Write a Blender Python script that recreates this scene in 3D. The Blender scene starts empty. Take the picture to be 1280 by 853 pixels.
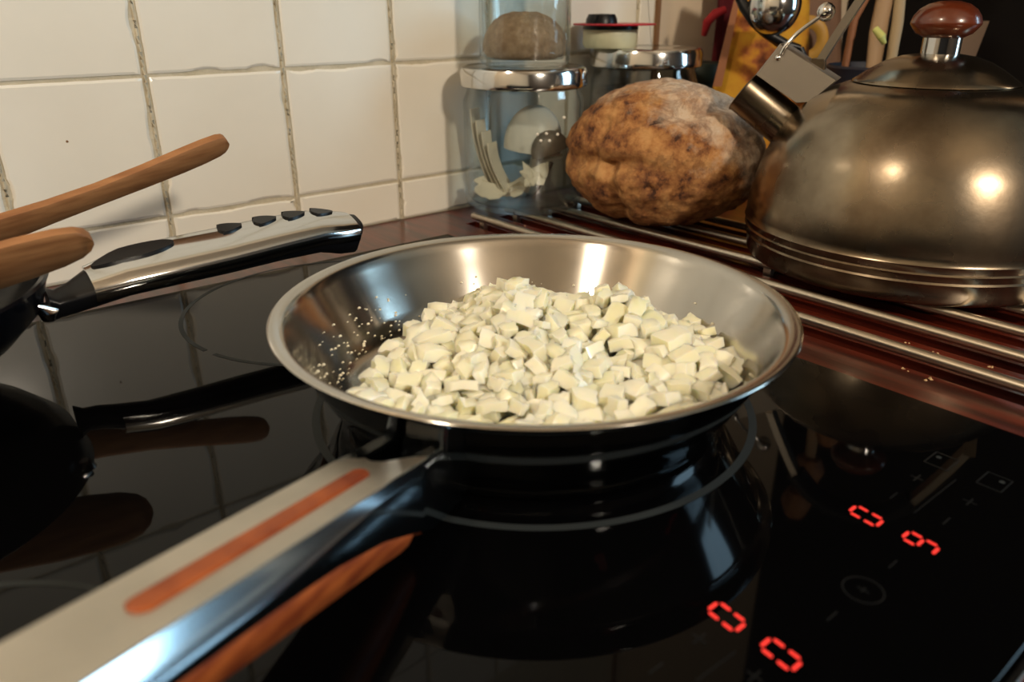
import bpy, math, random
from mathutils import Vector, Matrix, noise
random.seed(7)
PI = math.pi
C = bpy.context.scene.collection
S = bpy.context.scene

# ------------------------------------------------------------------ camera
CAM = Vector((-0.16784, -0.60093, 0.17113))
YAW, PITCH, ROLL, FPX = 0.69508, 0.40649, -0.00194, 973.12
_fw = Vector((math.sin(YAW)*math.cos(PITCH), math.cos(YAW)*math.cos(PITCH), -math.sin(PITCH)))
_r = Vector((math.cos(YAW), -math.sin(YAW), 0)); _u = _r.cross(_fw)
_r2 = _r*math.cos(ROLL)+_u*math.sin(ROLL); _u2 = -_r*math.sin(ROLL)+_u*math.cos(ROLL)
cd = bpy.data.cameras.new('camera'); cam = bpy.data.objects.new('camera', cd); C.objects.link(cam)
m = Matrix((( _r2.x, _u2.x, -_fw.x, CAM.x), (_r2.y, _u2.y, -_fw.y, CAM.y), (_r2.z, _u2.z, -_fw.z, CAM.z), (0, 0, 0, 1)))
cam.matrix_world = m
cd.sensor_width = 36; cd.lens = FPX/1280*36; cd.clip_start = 0.01
cd.dof.use_dof = True; cd.dof.focus_distance = 0.46; cd.dof.aperture_fstop = 9
S.camera = cam

# ------------------------------------------------------------------ light and exposure
S.view_settings.view_transform = 'Standard'; S.view_settings.look = 'None'
S.view_settings.gamma = 1; S.view_settings.exposure = 0.0
w = bpy.data.worlds.new('world'); S.world = w; w.use_nodes = True
w.node_tree.nodes['Background'].inputs[0].default_value = (1.0, 0.86, 0.68, 1)
w.node_tree.nodes['Background'].inputs[1].default_value = 0.004

def lamp(name, kind, loc, power, col, size, size_y=None, aim=None):
    l = bpy.data.lights.new(name, kind); l.energy = power; l.color = col
    if kind == 'AREA':
        l.shape = 'RECTANGLE'; l.size = size; l.size_y = size_y or size
    else: l.shadow_soft_size = size
    o = bpy.data.objects.new(name, l); C.objects.link(o); o.location = loc
    if aim is not None: o.rotation_euler = (Vector(aim)-Vector(loc)).to_track_quat('-Z', 'Y').to_euler()
    return o
lamp('room_lamp', 'POINT', (-0.02, -1.80, 0.86), 68, (1.0, 0.86, 0.68), 0.07)
lamp('side_lamp', 'POINT', (-0.80, -0.45, 0.98), 18, (1.0, 0.84, 0.64), 0.045)
lamp('window_light', 'AREA', (2.16, -1.75, 0.55), 52, (0.50, 0.79, 1.0), 1.3, 1.2, (0.3, -0.9, 0.2))

# ------------------------------------------------------------------ helpers
def ray(px, py):
    return _r2*((px-640)/FPX) - _u2*((py-426.5)/FPX) + _fw
def at(px, py, ax, v):                 # where the line of sight meets the plane axis = v
    d = ray(px, py); t = (v-CAM[ax])/d[ax]; return CAM+d*t
def atd(px, py, dist):                 # at a horizontal distance from the camera
    d = ray(px, py); return CAM+d*(dist/math.hypot(d.x, d.y))

def link(name, V, F, mat, parent=None, smooth=40, mats=None):
    V = [Vector(v) for v in V]
    if parent is not None: org = parent.matrix_world.translation if not parent.get('_o') else Vector(parent['_o'])
    else:
        xs = [v.x for v in V]; ys = [v.y for v in V]; zs = [v.z for v in V]
        org = Vector(((min(xs)+max(xs))/2, (min(ys)+max(ys))/2, min(zs)))
    me = bpy.data.meshes.new(name); me.from_pydata([tuple(v-org) for v in V], [], F)
    me.materials.append(mat)
    if mats:
        for mm in mats: me.materials.append(mm)
    me.validate(); me.update()
    if smooth:
        me.shade_smooth(); me.set_sharp_from_angle(angle=math.radians(smooth))
    o = bpy.data.objects.new(name, me); C.objects.link(o)
    o['_o'] = tuple(org)
    if parent is not None: o.parent = parent; o.location = (0, 0, 0)
    else: o.location = org
    return o
def tag(o, label=None, cat=None, group=None, kind=None):
    if label: o['label'] = label
    if cat: o['category'] = cat
    if group: o['group'] = group
    if kind: o['kind'] = kind
    return o
def thing(name, label, cat, loc, group=None):
    o = bpy.data.objects.new(name, None); C.objects.link(o); o.location = loc; o['_o'] = tuple(loc)
    o.empty_display_size = 0.02
    return tag(o, label, cat, group)
class MB:
    def __init__(s): s.V = []; s.F = []
    def add(s, V, F):
        k = len(s.V); s.V += [Vector(v) for v in V]; s.F += [[i+k for i in f] for f in F]; return s
    def box(s, x0, x1, y0, y1, z0, z1, b=0):
        if b <= 0:
            V = [(x, y, z) for z in (z0, z1) for y in (y0, y1) for x in (x0, x1)]
            return s.add(V, [(0,2,3,1),(4,5,7,6),(0,1,5,4),(2,6,7,3),(0,4,6,2),(1,3,7,5)])
        loops = []
        for z, i in ((z0, b), (z0+b, 0), (z1-b, 0), (z1, b)):
            a0, a1, c0, c1 = x0+i, x1-i, y0+i, y1-i
            j = b if i == 0 else 0
            j = max(j, b*0.4)
            loops.append([(a0+j,c0,z),(a1-j,c0,z),(a1,c0+j,z),(a1,c1-j,z),(a1-j,c1,z),(a0+j,c1,z),(a0,c1-j,z),(a0,c0+j,z)])
        return s.loft(loops)
    def loft(s, loops, cap=True, closed=True):
        n = len(loops[0]); V = [v for l in loops for v in l]; F = []
        for i in range(len(loops)-1):
            for j in range(n if closed else n-1):
                k = (j+1) % n; F.append((i*n+j, i*n+k, (i+1)*n+k, (i+1)*n+j))
        if cap: F.append(tuple(reversed(range(n)))); F.append(tuple((len(loops)-1)*n+j for j in range(n)))
        return s.add(V, F)
    def build(s, name, mat, parent=None, smooth=40): return link(name, s.V, s.F, mat, parent, smooth)
def lathe(prof, c, n=96, cap=False, closed=False):
    V = []; F = []; m_ = len(prof)
    for r, z in prof:
        for j in range(n):
            a = 2*PI*j/n; V.append((c[0]+r*math.cos(a), c[1]+r*math.sin(a), c[2]+z))
    for i in range(m_ if closed else m_-1):
        i2 = (i+1) % m_
        for j in range(n):
            k = (j+1) % n; F.append((i*n+j, i*n+k, i2*n+k, i2*n+j))
    if cap: F.append(tuple(reversed(range(n)))); F.append(tuple((m_-1)*n+j for j in range(n)))
    return V, F
def tube(path, rad, n=12, cap=True, flat=1.0):
    P = [Vector(p) for p in path]; loops = []
    up = Vector((0, 0, 1))
    for i, p in enumerate(P):
        t = (P[min(i+1, len(P)-1)]-P[max(i-1, 0)]).normalized()
        a = t.cross(up); a = a.normalized() if a.length > 1e-4 else Vector((1, 0, 0)); b = a.cross(t)
        r = rad[i] if isinstance(rad, (list, tuple)) else rad
        loops.append([p+a*(r*math.cos(2*PI*j/n))+b*(r*flat*math.sin(2*PI*j/n)) for j in range(n)])
    mb = MB().loft(loops, cap); return mb.V, mb.F
def lerp(a, b, t): return a+(b-a)*t
def interp(tab, t):
    if t <= tab[0][0]: return tab[0][1]
    for (a, x), (b, y) in zip(tab, tab[1:]):
        if t <= b: return lerp(x, y, (t-a)/(b-a))
    return tab[-1][1]

# ------------------------------------------------------------------ materials
def mat(name, col, rough=0.5, metal=0.0, noise_amt=0, noise_scale=20, col2=None, bump=0, bump_scale=60, coat=0, aniso=0,
        rough2=None, stretch=(1, 1, 1), spec=None, emit=None, estr=0, ior=None, sss=0, detail=6, ramp=(0.35, 0.65)):
    M = bpy.data.materials.new(name); M.use_nodes = True; nt = M.node_tree; N = nt.nodes; L = nt.links
    p = N['Principled BSDF']
    p.inputs['Base Color'].default_value = (*col, 1); p.inputs['Roughness'].default_value = rough
    p.inputs['Metallic'].default_value = metal
    if coat: p.inputs['Coat Weight'].default_value = coat; p.inputs['Coat Roughness'].default_value = 0.12
    if spec is not None: p.inputs['Specular IOR Level'].default_value = spec
    if ior: p.inputs['IOR'].default_value = ior
    if sss:
        p.inputs['Subsurface Weight'].default_value = sss; p.inputs['Subsurface Scale'].default_value = 0.006
        p.inputs['Subsurface Radius'].default_value = (1, 0.8, 0.5)
    if emit: p.inputs['Emission Color'].default_value = (*emit, 1); p.inputs['Emission Strength'].default_value = estr
    tc = N.new('ShaderNodeTexCoord'); mp = N.new('ShaderNodeMapping'); mp.inputs['Scale'].default_value = stretch
    L.new(tc.outputs['Object'], mp.inputs['Vector'])
    if col2 is not None:
        no = N.new('ShaderNodeTexNoise'); no.inputs['Scale'].default_value = noise_scale; no.inputs['Detail'].default_value = detail
        L.new(mp.outputs[0], no.inputs['Vector'])
        cr = N.new('ShaderNodeValToRGB'); cr.color_ramp.elements[0].position = ramp[0]; cr.color_ramp.elements[1].position = ramp[1]
        cr.color_ramp.elements[0].color = (*col, 1); cr.color_ramp.elements[1].color = (*col2, 1)
        L.new(no.outputs['Fac'], cr.inputs[0]); L.new(cr.outputs[0], p.inputs['Base Color'])
        if rough2 is not None:
            mr = N.new('ShaderNodeMapRange'); mr.inputs[1].default_value = 0.3; mr.inputs[2].default_value = 0.7
            mr.inputs[3].default_value = rough; mr.inputs[4].default_value = rough2
            L.new(no.outputs['Fac'], mr.inputs[0]); L.new(mr.outputs[0], p.inputs['Roughness'])
    if bump:
        nb = N.new('ShaderNodeTexNoise'); nb.inputs['Scale'].default_value = bump_scale; nb.inputs['Detail'].default_value = 5
        L.new(mp.outputs[0], nb.inputs['Vector'])
        b = N.new('ShaderNodeBump'); b.inputs['Strength'].default_value = bump; b.inputs['Distance'].default_value = 0.002
        L.new(nb.outputs['Fac'], b.inputs['Height']); L.new(b.outputs[0], p.inputs['Normal'])
    if aniso:
        p.inputs['Anisotropic'].default_value = aniso
        tg = N.new('ShaderNodeTangent'); tg.direction_type = 'RADIAL'; tg.axis = 'Z'; p.inputs['Anisotropic Rotation'].default_value = 0.25; L.new(tg.outputs[0], p.inputs['Tangent'])
    return M
M_tile = mat('tile_glaze', (0.76, 0.72, 0.63), 0.30, col2=(0.80, 0.765, 0.68), noise_scale=9, bump=0.25, bump_scale=14, coat=0.2, spec=0.35)
M_chip = mat('tile_chip', (0.50, 0.43, 0.31), 0.9, col2=(0.40, 0.34, 0.24), noise_scale=90)
M_grout = mat('grout', (0.50, 0.44, 0.32), 0.95, col2=(0.58, 0.52, 0.40), noise_scale=60, bump=0.8, bump_scale=150)
M_plaster = mat('plaster', (0.62, 0.50, 0.36), 0.8, col2=(0.66, 0.54, 0.40), noise_scale=5)
M_browntrim = mat('brown_paint', (0.20, 0.10, 0.04), 0.6)
M_wood = mat('mahogany', (0.115, 0.015, 0.006), 0.30, col2=(0.030, 0.004, 0.002), noise_scale=14, stretch=(9, 0.8, 3), coat=0.25, bump=0.05)
M_glass_hob = mat('black_glass', (0.0012, 0.0012, 0.0014), 0.035, spec=0.13)
M_print = mat('hob_print', (0.024, 0.028, 0.029), 0.6, spec=0.12)
M_printf = mat('hob_faint_print', (0.010, 0.011, 0.012), 0.3, spec=0.15)
M_led = mat('red_led', (0.3, 0.01, 0.01), 0.5, emit=(1.0, 0.045, 0.03), estr=1.1)
M_steel = mat('pan_steel', (0.58, 0.55, 0.50), 0.17, 1.0, aniso=0.75, col2=(0.50, 0.475, 0.43), noise_scale=16)
M_steelo = mat('polished_steel', (0.36, 0.37, 0.38), 0.09, 1.0)
M_brush = mat('brushed_steel', (0.62, 0.57, 0.49), 0.42, 1.0, col2=(0.52, 0.48, 0.41), noise_scale=30, stretch=(1, 1, 1), bump=0.06, bump_scale=300)
M_hside = mat('handle_side_steel', (0.50, 0.56, 0.60), 0.13, 1.0)
M_chrome = mat('chrome', (0.66, 0.66, 0.65), 0.12, 1.0)
M_rod = mat('rod_steel', (0.50, 0.45, 0.38), 0.30, 1.0)
M_handwood = mat('handle_wood', (0.36, 0.085, 0.018), 0.45, col2=(0.17, 0.030, 0.008), noise_scale=40, stretch=(1.5, 1.5, 4), coat=0.0, spec=0.3)
M_spoonwood = mat('spoon_wood', (0.37, 0.165, 0.060), 0.6, col2=(0.25, 0.098, 0.032), noise_scale=30, stretch=(1, 7, 7), bump=0.1, bump_scale=60)
M_black = mat('black_plastic', (0.006, 0.006, 0.007), 0.35, spec=0.3)
M_blackgloss = mat('black_enamel', (0.003, 0.003, 0.004), 0.16, spec=0.12)
M_kettle = mat('tarnished_steel', (0.31, 0.255, 0.185), 0.14, 1.0, col2=(0.13, 0.098, 0.066), noise_scale=22, rough2=0.36, detail=12, ramp=(0.36, 0.66), bump=0.10, bump_scale=45)
M_knob = mat('knob_wood', (0.15, 0.030, 0.009), 0.28, col2=(0.08, 0.014, 0.004), noise_scale=20, coat=0.5)
M_red = mat('red_cloth', (0.13, 0.004, 0.010), 0.9, col2=(0.06, 0.002, 0.006), noise_scale=8)
M_green = mat('dark_green', (0.012, 0.022, 0.014), 0.5)
M_white = mat('white_plastic', (0.80, 0.77, 0.70), 0.4)
M_paper = mat('cream_paper', (0.76, 0.70, 0.57), 0.8)
M_cream = mat('cream_wax', (0.62, 0.60, 0.40), 0.5)
M_redp = mat('red_plastic', (0.45, 0.015, 0.03), 0.4)
M_navy = mat('navy_glaze', (0.006, 0.008, 0.022), 0.6)
M_grain = mat('brown_grain', (0.30, 0.19, 0.115), 0.9, col2=(0.42, 0.29, 0.19), noise_scale=160, bump=0.8, bump_scale=240)
M_crumb = mat('crumb', (0.55, 0.38, 0.2), 0.9)
M_dark = mat('dark_cabinet', (0.004, 0.003, 0.003), 0.6, spec=0.15)
M_room = mat('room_paint', (0.045, 0.032, 0.022), 0.9)
M_ceil = mat('ceiling_paint', (0.34, 0.28, 0.21), 0.9)
M_leftp = mat('left_wall_paint', (0.50, 0.42, 0.31), 0.9)
M_floor = mat('floor_boards', (0.04, 0.025, 0.015), 0.5)
M_bean = mat('dark_beans', (0.02, 0.013, 0.010), 0.5, col2=(0.05, 0.03, 0.02), noise_scale=120)
M_mesh = mat('grey_spoon', (0.20, 0.17, 0.14), 0.45, 0.3)
M_drop = mat('oil', (0.75, 0.70, 0.55), 0.05, spec=0.8)

def glass_mat(name, tint, rgh=0.02):
    M = bpy.data.materials.new(name); M.use_nodes = True; nt = M.node_tree; N = nt.nodes; L = nt.links
    N.remove(N['Principled BSDF']); out = N['Material Output']
    t = N.new('ShaderNodeBsdfTransparent'); t.inputs[0].default_value = (*tint, 1)
    g = N.new('ShaderNodeBsdfGlossy'); g.inputs['Roughness'].default_value = rgh
    lw = N.new('ShaderNodeLayerWeight'); lw.inputs[0].default_value = 0.5
    pw = N.new('ShaderNodeMath'); pw.operation = 'POWER'; pw.inputs[1].default_value = 4.0; L.new(lw.outputs['Facing'], pw.inputs[0])
    fr = N.new('ShaderNodeMath'); fr.operation = 'MULTIPLY_ADD'; fr.inputs[1].default_value = 0.7; fr.inputs[2].default_value = 0.06; L.new(pw.outputs[0], fr.inputs[0])
    mx = N.new('ShaderNodeMixShader'); L.new(fr.outputs[0], mx.inputs[0]); L.new(t.outputs[0], mx.inputs[1]); L.new(g.outputs[0], mx.inputs[2])
    L.new(mx.outputs[0], out.inputs[0]); return M
M_glass = glass_mat('jar_glass', (0.89, 0.915, 0.91))

def onion_mat():
    M = mat('onion', (0.78, 0.72, 0.42), 0.36, sss=0.75, coat=0.12)
    nt = M.node_tree; N = nt.nodes; L = nt.links; p = N['Principled BSDF']
    oi = N.new('ShaderNodeObjectInfo'); ge = N.new('ShaderNodeNewGeometry')
    ad = N.new('ShaderNodeMath'); ad.operation = 'ADD'; L.new(oi.outputs['Random'], ad.inputs[0]); L.new(ge.outputs['Random Per Island'], ad.inputs[1])
    fr = N.new('ShaderNodeMath'); fr.operation = 'FRACT'; L.new(ad.outputs[0], fr.inputs[0])
    cr = N.new('ShaderNodeValToRGB'); e = cr.color_ramp.elements
    e[0].position = 0; e[0].color = (0.88, 0.85, 0.66, 1); e[1].position = 1; e[1].color = (0.70, 0.68, 0.36, 1)
    x = e.new(0.35); x.color = (0.92, 0.89, 0.74, 1); x = e.new(0.7); x.color = (0.86, 0.82, 0.58, 1); x = e.new(0.92); x.color = (0.80, 0.78, 0.46, 1)
    L.new(fr.outputs[0], cr.inputs[0])
    no = N.new('ShaderNodeTexNoise'); no.inputs['Scale'].default_value = 180; tc = N.new('ShaderNodeTexCoord'); L.new(tc.outputs['Object'], no.inputs['Vector'])
    mx = N.new('ShaderNodeMix'); mx.data_type = 'RGBA'; L.new(no.outputs['Fac'], mx.inputs[0]); L.new(cr.outputs[0], mx.inputs[6])
    mx.inputs[7].default_value = (0.86, 0.83, 0.66, 1); L.new(mx.outputs[2], p.inputs['Base Color'])
    return M
M_onion = onion_mat()

def bread_mat():
    M = mat('bread_crust', (0.3, 0.12, 0.04), 0.85)
    nt = M.node_tree; N = nt.nodes; L = nt.links; p = N['Principled BSDF']
    tc = N.new('ShaderNodeTexCoord')
    n1 = N.new('ShaderNodeTexNoise'); n1.inputs['Scale'].default_value = 55; n1.inputs['Detail'].default_value = 14; n1.inputs['Roughness'].default_value = .68; L.new(tc.outputs['Object'], n1.inputs['Vector'])
    cr = N.new('ShaderNodeValToRGB'); e = cr.color_ramp.elements
    e[0].position = .36; e[0].color = (0.045, 0.014, 0.006, 1); e[1].position = .64; e[1].color = (0.52, 0.28, 0.105, 1)
    x = e.new(.43); x.color = (0.26, 0.10, 0.03, 1); x = e.new(.54); x.color = (0.44, 0.21, 0.07, 1)
    L.new(n1.outputs['Fac'], cr.inputs[0])
    n3 = N.new('ShaderNodeTexNoise'); n3.inputs['Scale'].default_value = 34; n3.inputs['Detail'].default_value = 9; n3.inputs['Roughness'].default_value = .7; n3.inputs['Distortion'].default_value = .4; L.new(tc.outputs['Object'], n3.inputs['Vector'])
    sb = N.new('ShaderNodeMath'); sb.operation = 'SUBTRACT'; sb.inputs[1].default_value = .5; L.new(n3.outputs['Fac'], sb.inputs[0])
    ab = N.new('ShaderNodeMath'); ab.operation = 'ABSOLUTE'; L.new(sb.outputs[0], ab.inputs[0])
    m3 = N.new('ShaderNodeMapRange'); m3.inputs[1].default_value = .004; m3.inputs[2].default_value = .06; m3.inputs[3].default_value = .45; m3.inputs[4].default_value = 0; L.new(ab.outputs[0], m3.inputs[0])
    # flour dusting, thickest on the upper crust
    n2 = N.new('ShaderNodeTexNoise'); n2.inputs['Scale'].default_value = 60; n2.inputs['Detail'].default_value = 10; n2.inputs['Roughness'].default_value = .7; L.new(tc.outputs['Object'], n2.inputs['Vector'])
    at_ = N.new('ShaderNodeAttribute'); at_.attribute_name = 'flour'
    ad = N.new('ShaderNodeMath'); ad.operation = 'ADD'; L.new(n2.outputs['Fac'], ad.inputs[0]); L.new(at_.outputs['Fac'], ad.inputs[1])
    mr = N.new('ShaderNodeMapRange'); mr.inputs[1].default_value = .85; mr.inputs[2].default_value = 1.25; L.new(ad.outputs[0], mr.inputs[0])
    mx = N.new('ShaderNodeMix'); mx.data_type = 'RGBA'; L.new(mr.outputs[0], mx.inputs[0]); L.new(cr.outputs[0], mx.inputs[6]); mx.inputs[7].default_value = (0.60, 0.49, 0.38, 1)
    mk = N.new('ShaderNodeMix'); mk.data_type = 'RGBA'; L.new(m3.outputs[0], mk.inputs[0]); L.new(mx.outputs[2], mk.inputs[6]); mk.inputs[7].default_value = (0.10, 0.035, 0.014, 1)
    L.new(mk.outputs[2], p.inputs['Base Color'])
    b = N.new('ShaderNodeBump'); b.inputs['Strength'].default_value = .8; b.inputs['Distance'].default_value = .003; L.new(n1.outputs['Fac'], b.inputs['Height']); L.new(b.outputs[0], p.inputs['Normal'])
    return M
M_bread = bread_mat()

def packet_mat():
    M = mat('packet_print', (0.62, 0.33, 0.04), 0.7, spec=0.15)
    nt = M.node_tree; N = nt.nodes; L = nt.links; p = N['Principled BSDF']
    tc = N.new('ShaderNodeTexCoord')
    n1 = N.new('ShaderNodeTexNoise'); n1.inputs['Scale'].default_value = 38; n1.inputs['Detail'].default_value = 4; L.new(tc.outputs['Object'], n1.inputs['Vector'])
    cr = N.new('ShaderNodeValToRGB'); e = cr.color_ramp.elements
    e[0].position = .34; e[0].color = (0.09, 0.022, 0.006, 1); e[1].position = .62; e[1].color = (0.50, 0.26, 0.022, 1)
    x = e.new(.42); x.color = (0.28, 0.085, 0.022, 1); x = e.new(.5); x.color = (0.44, 0.19, 0.018, 1)
    L.new(n1.outputs['Fac'], cr.inputs[0]); L.new(cr.outputs[0], p.inputs['Base Color'])
    return M
M_packet = packet_mat()

# ------------------------------------------------------------------ setting
ZC = -0.006                      # worktop surface; the hob glass is z = 0
def struct(o): o['kind'] = 'structure'; return o
XE = 0.528                       # where the tiling ends
wall = struct(MB().box(-1.6, 2.2, 0.0, 0.10, -0.9, 1.7).build('wall_back', M_plaster, smooth=0))
struct(MB().box(-1.0, XE, -0.0060, -0.0002, ZC, 0.85).build('grout_bed', M_grout, wall, 0))
XJ = [-0.998+0.1*i for i in range(9)] + [-0.0983, -0.0005, 0.1004, 0.1985, 0.300, 0.400, 0.500]
ZJ = [0.029, 0.1275, 0.2275, 0.3275, 0.4275, 0.5275, 0.6275]
zs_ = [ZC+0.001]+ZJ
def tile(x0, x1, z0, z1, bottom):
    gv, gh = 0.0021, 0.0011
    x0 += gv; x1 -= gv; z0 += gh if not bottom else 0; z1 -= gh
    n = 22; rnd = random.random
    chips = [(rnd()*4, 0.05+0.12*rnd(), 0.0010+0.0012*rnd()) for _ in range(random.choice((3, 4, 6)))]
    def inset(s):
        v = 0.0005*abs(noise.noise(Vector((x0*91+s*5, z0*77, 3.1))))+0.0003*abs(noise.noise(Vector((x0*31, z0*57, s*23))))
        for c, wd, dp in chips:
            d = abs(s-c)
            if d < wd: v += dp*(1-(d/wd)**2)*(0.7+0.6*abs(noise.noise(Vector((s*60, x0*9, 0)))))
        return v
    out = []; 
    per = [((x0, z0), (x1, z0), (0, 1)), ((x1, z0), (x1, z1), (-1, 0)), ((x1, z1), (x0, z1), (0, -1)), ((x0, z1), (x0, z0), (1, 0))]
    o0, o1, o2 = [], [], []
    wav = 0.0004
    for k, (a, b, nn) in enumerate(per):
        for i in range(n):
            t = i/n; x = lerp(a[0], b[0], t); z = lerp(a[1], b[1], t)
            v = inset(k+t) if 0.03 < t < 0.97 else 0.0003
            o0.append((x, -0.0040, z)); 
            o1.append((x+nn[0]*v, -0.0066, z+nn[1]*v))
            cx, cz = (x0+x1)/2, (z0+z1)/2
            q = v+0.0012
            o2.append((x+nn[0]*q+(cx-x)*0.012, -0.0072, z+nn[1]*q+(cz-z)*0.012))
    V = o0+o1+o2; N_ = 4*n; F = []
    for j in range(N_):
        k = (j+1) % N_
        F.append((j, N_+j, N_+k, k)); F.append((N_+j, 2*N_+j, 2*N_+k, N_+k))
    F.append(tuple(range(2*N_, 3*N_)))
    F = [tuple(reversed(f)) for f in F]
    o = link('tile', V, F, M_tile, wall, 50, [M_chip])
    for pl in o.data.polygons:
        if abs(pl.normal.y) < 0.35: pl.material_index = 1
    return o
for i in range(len(XJ)):
    xa = XJ[i]; xb = XJ[i+1] if i+1 < len(XJ) else XE
    for j in range(len(zs_)-1):
        if j > 4 and xa < -0.5: continue
        tile(xa, xb, zs_[j], zs_[j+1], j == 0)
# raised bead of grout in the upright joints, a dried splash on one tile
mb = MB()
for X in XJ[8:]:
    pts = [Vector((X+0.0005*noise.noise(Vector((z*60, X*9, 0))), -0.0062-0.0006*noise.noise(Vector((z*90, X*5, 2))), z)) for z in [ZC+0.004+i*0.005 for i in range(90)]]
    V, F = tube(pts, 0.0011, 6); mb.add(V, F)
struct(mb.build('grout_bead', M_grout, wall))
p = at(84, 177, 1, -0.0073); V, F = lathe([(0.0001, 0.0003), (0.0007, 0.0002), (0.0009, -0.0002)], (0, 0, 0), 10)
link('stain_spot', [Vector((p.x+v[0], p.y-v[2], p.z+v[1])) for v in V], F, M_browntrim, wall)
struct(MB().box(XE, XE+0.005, -0.010, -0.0001, ZC, 0.9).build('trim_1', M_browntrim, smooth=0))
struct(MB().box(-1.6, -1.5, -2.9, 0.0, -0.9, 1.7).build('wall_left', M_leftp, smooth=0))
wr = struct(MB().box(2.2, 2.3, -2.9, 0.1, -0.9, 1.7).build('wall_right', M_room, smooth=0))
struct(MB().box(-1.6, 2.3, -3.0, -2.9, -0.9, 1.7).build('wall_front', M_room, smooth=0))
struct(MB().box(-1.6, 2.3, -3.0, 0.1, 1.7, 1.8).build('ceiling', M_ceil, smooth=0))
struct(MB().box(-1.6, 2.3, -3.0, 0.1, -1.0, -0.9).build('floor', M_floor, smooth=0))
mb = MB()
for y0, y1, z0, z1 in ((-2.28, -2.22, 0, 1.1), (-1.28, -1.22, 0, 1.1), (-2.28, -1.22, -0.02, 0.04), (-2.28, -1.22, 1.06, 1.12)):
    mb.box(2.12, 2.2, y0, y1, z0, z1)
struct(mb.build('window_1', M_white, smooth=0))

# worktop: slabs around the hob and between the rod grooves
HX, HY0, HY1 = 0.190, -0.090, -0.565
RX = [0.2388+0.0378*i for i in range(5)]
mb = MB(); g = 0.0058; YA, YB = -0.056, -0.575
mb.box(-1.4, 0.93, -0.64, -0.0005, -0.046, ZC-0.006)
mb.box(-1.4, 0.93, YA, -0.0075, ZC-0.006, ZC); mb.box(-1.4, 0.93, -0.64, YB, ZC-0.006, ZC)
xs = [-1.4]+[v for X in RX for v in (X-g, X+g)]+[0.93]
for i in range(0, len(xs), 2): mb.box(xs[i], xs[i+1], YB, YA, ZC-0.006, ZC)
top = mb.build('worktop', M_wood, smooth=0); tag(top, 'red-brown glossy wooden worktop running along the tiled wall around the hob', 'worktop')
cab = thing('base_cabinet', 'dark base cabinet carrying the wooden worktop', 'cabinet', (-0.2, -0.3, -0.9))
MB().box(-1.4, 0.93, -0.60, -0.001, -0.9, -0.046).build('body', M_dark, cab, 0)
for i in range(4): MB().box(-1.39+i*0.58, -0.82+i*0.58, -0.62, -0.601, -0.86, -0.06, 0.003).build('door', M_dark, cab)
tall = thing('tall_cabinet', 'black tall cabinet closing off the worktop on the right behind the kettle', 'cabinet', (1.2, -0.3, -0.9))
MB().box(0.935, 1.5, -0.62, -0.001, -0.9, 1.3).build('body', M_dark, tall, 0)
MB().box(0.94, 1.495, -0.642, -0.621, -0.85, 1.28, 0.003).build('door', M_dark, tall)

sb_ = thing('reflection_box', 'dark sideboard added out of view so the kettle reflects dark low down', 'reflection_box', (-1.3, -1.7, -0.9))  # unseen dark furniture, added only to darken the kettle's lower reflections
MB().box(-1.495, -1.12, -2.8, -0.72, -0.9, 0.30).build('body', M_dark, sb_, 0)
for i in range(3): MB().box(-1.119, -1.10, -2.78+i*.69, -2.11+i*.69, -0.86, 0.28, 0.003).build('door', M_dark, sb_)
for i, X in enumerate(RX):
    V, F = tube([(X, y, ZC+0.0070) for y in (-0.0595, -0.0600, -0.0612, -0.2, -0.4, -0.568)], [0.0014, 0.0026, 0.0031, 0.0031, 0.0031, 0.0031], 16)
    t = thing('trivet_rod', ['steel trivet rod nearest the hob, running toward the wall', 'second steel trivet rod from the hob, passing left of the kettle',
        'middle steel trivet rod, starting by the glass jar and passing under the kettle', 'fourth steel trivet rod from the hob, under bread and kettle', 'farthest steel trivet rod from the hob, almost hidden by bread and kettle'][i],
        'trivet rod', (X, -0.31, ZC-0.006), 'steel trivet rods let into the worktop')
    link('rod', V, F, M_rod, t)
    for y in (-0.075, -0.31, -0.555):
        MB().box(X-0.0022, X+0.0022, y-0.003, y+0.003, ZC-0.006, ZC+0.0045).build('foot', M_rod, t, 0)
ZR = ZC+0.0101

# ------------------------------------------------------------------ hob
hob = thing('induction_hob', 'black glass induction hob with grey cooking rings and red digits', 'hob', (-0.2, -0.33, ZC))
MB().box(-0.60, HX, HY1, HY0, ZC+0.0003, 0.0, 0.0016).build('glass_plate', M_glass_hob, hob, 30)
MB().box(-0.60, HX+0.001, HY1-0.0028, HY1-0.0002, ZC+0.0002, 0.0004, 0.0004).build('front_trim', M_hside, hob)
def ring(c, r, wd, mat_, a0=0, a1=2*PI, n=160, z=0.00012):
    V = []; F = []
    for i in range(n+1):
        a = lerp(a0, a1, i/n)
        for q in (r-wd/2, r+wd/2): V.append((c[0]+q*math.cos(a), c[1]+q*math.sin(a), z))
    for i in range(n): F.append((2*i, 2*i+1, 2*i+3, 2*i+2))
    return link('cooking_ring', V, F, mat_, hob, 0)
ring((0.0505, -0.3545), 0.1005, 0.0035, M_print)
ring((0.040, -0.180), 0.0905, 0.0026, M_print, math.radians(-163), math.radians(192))
ring((-0.209, -0.410), 0.080, 0.0028, M_print)
ring((-0.455, -0.33), 0.10, 0.0028, M_print)
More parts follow.
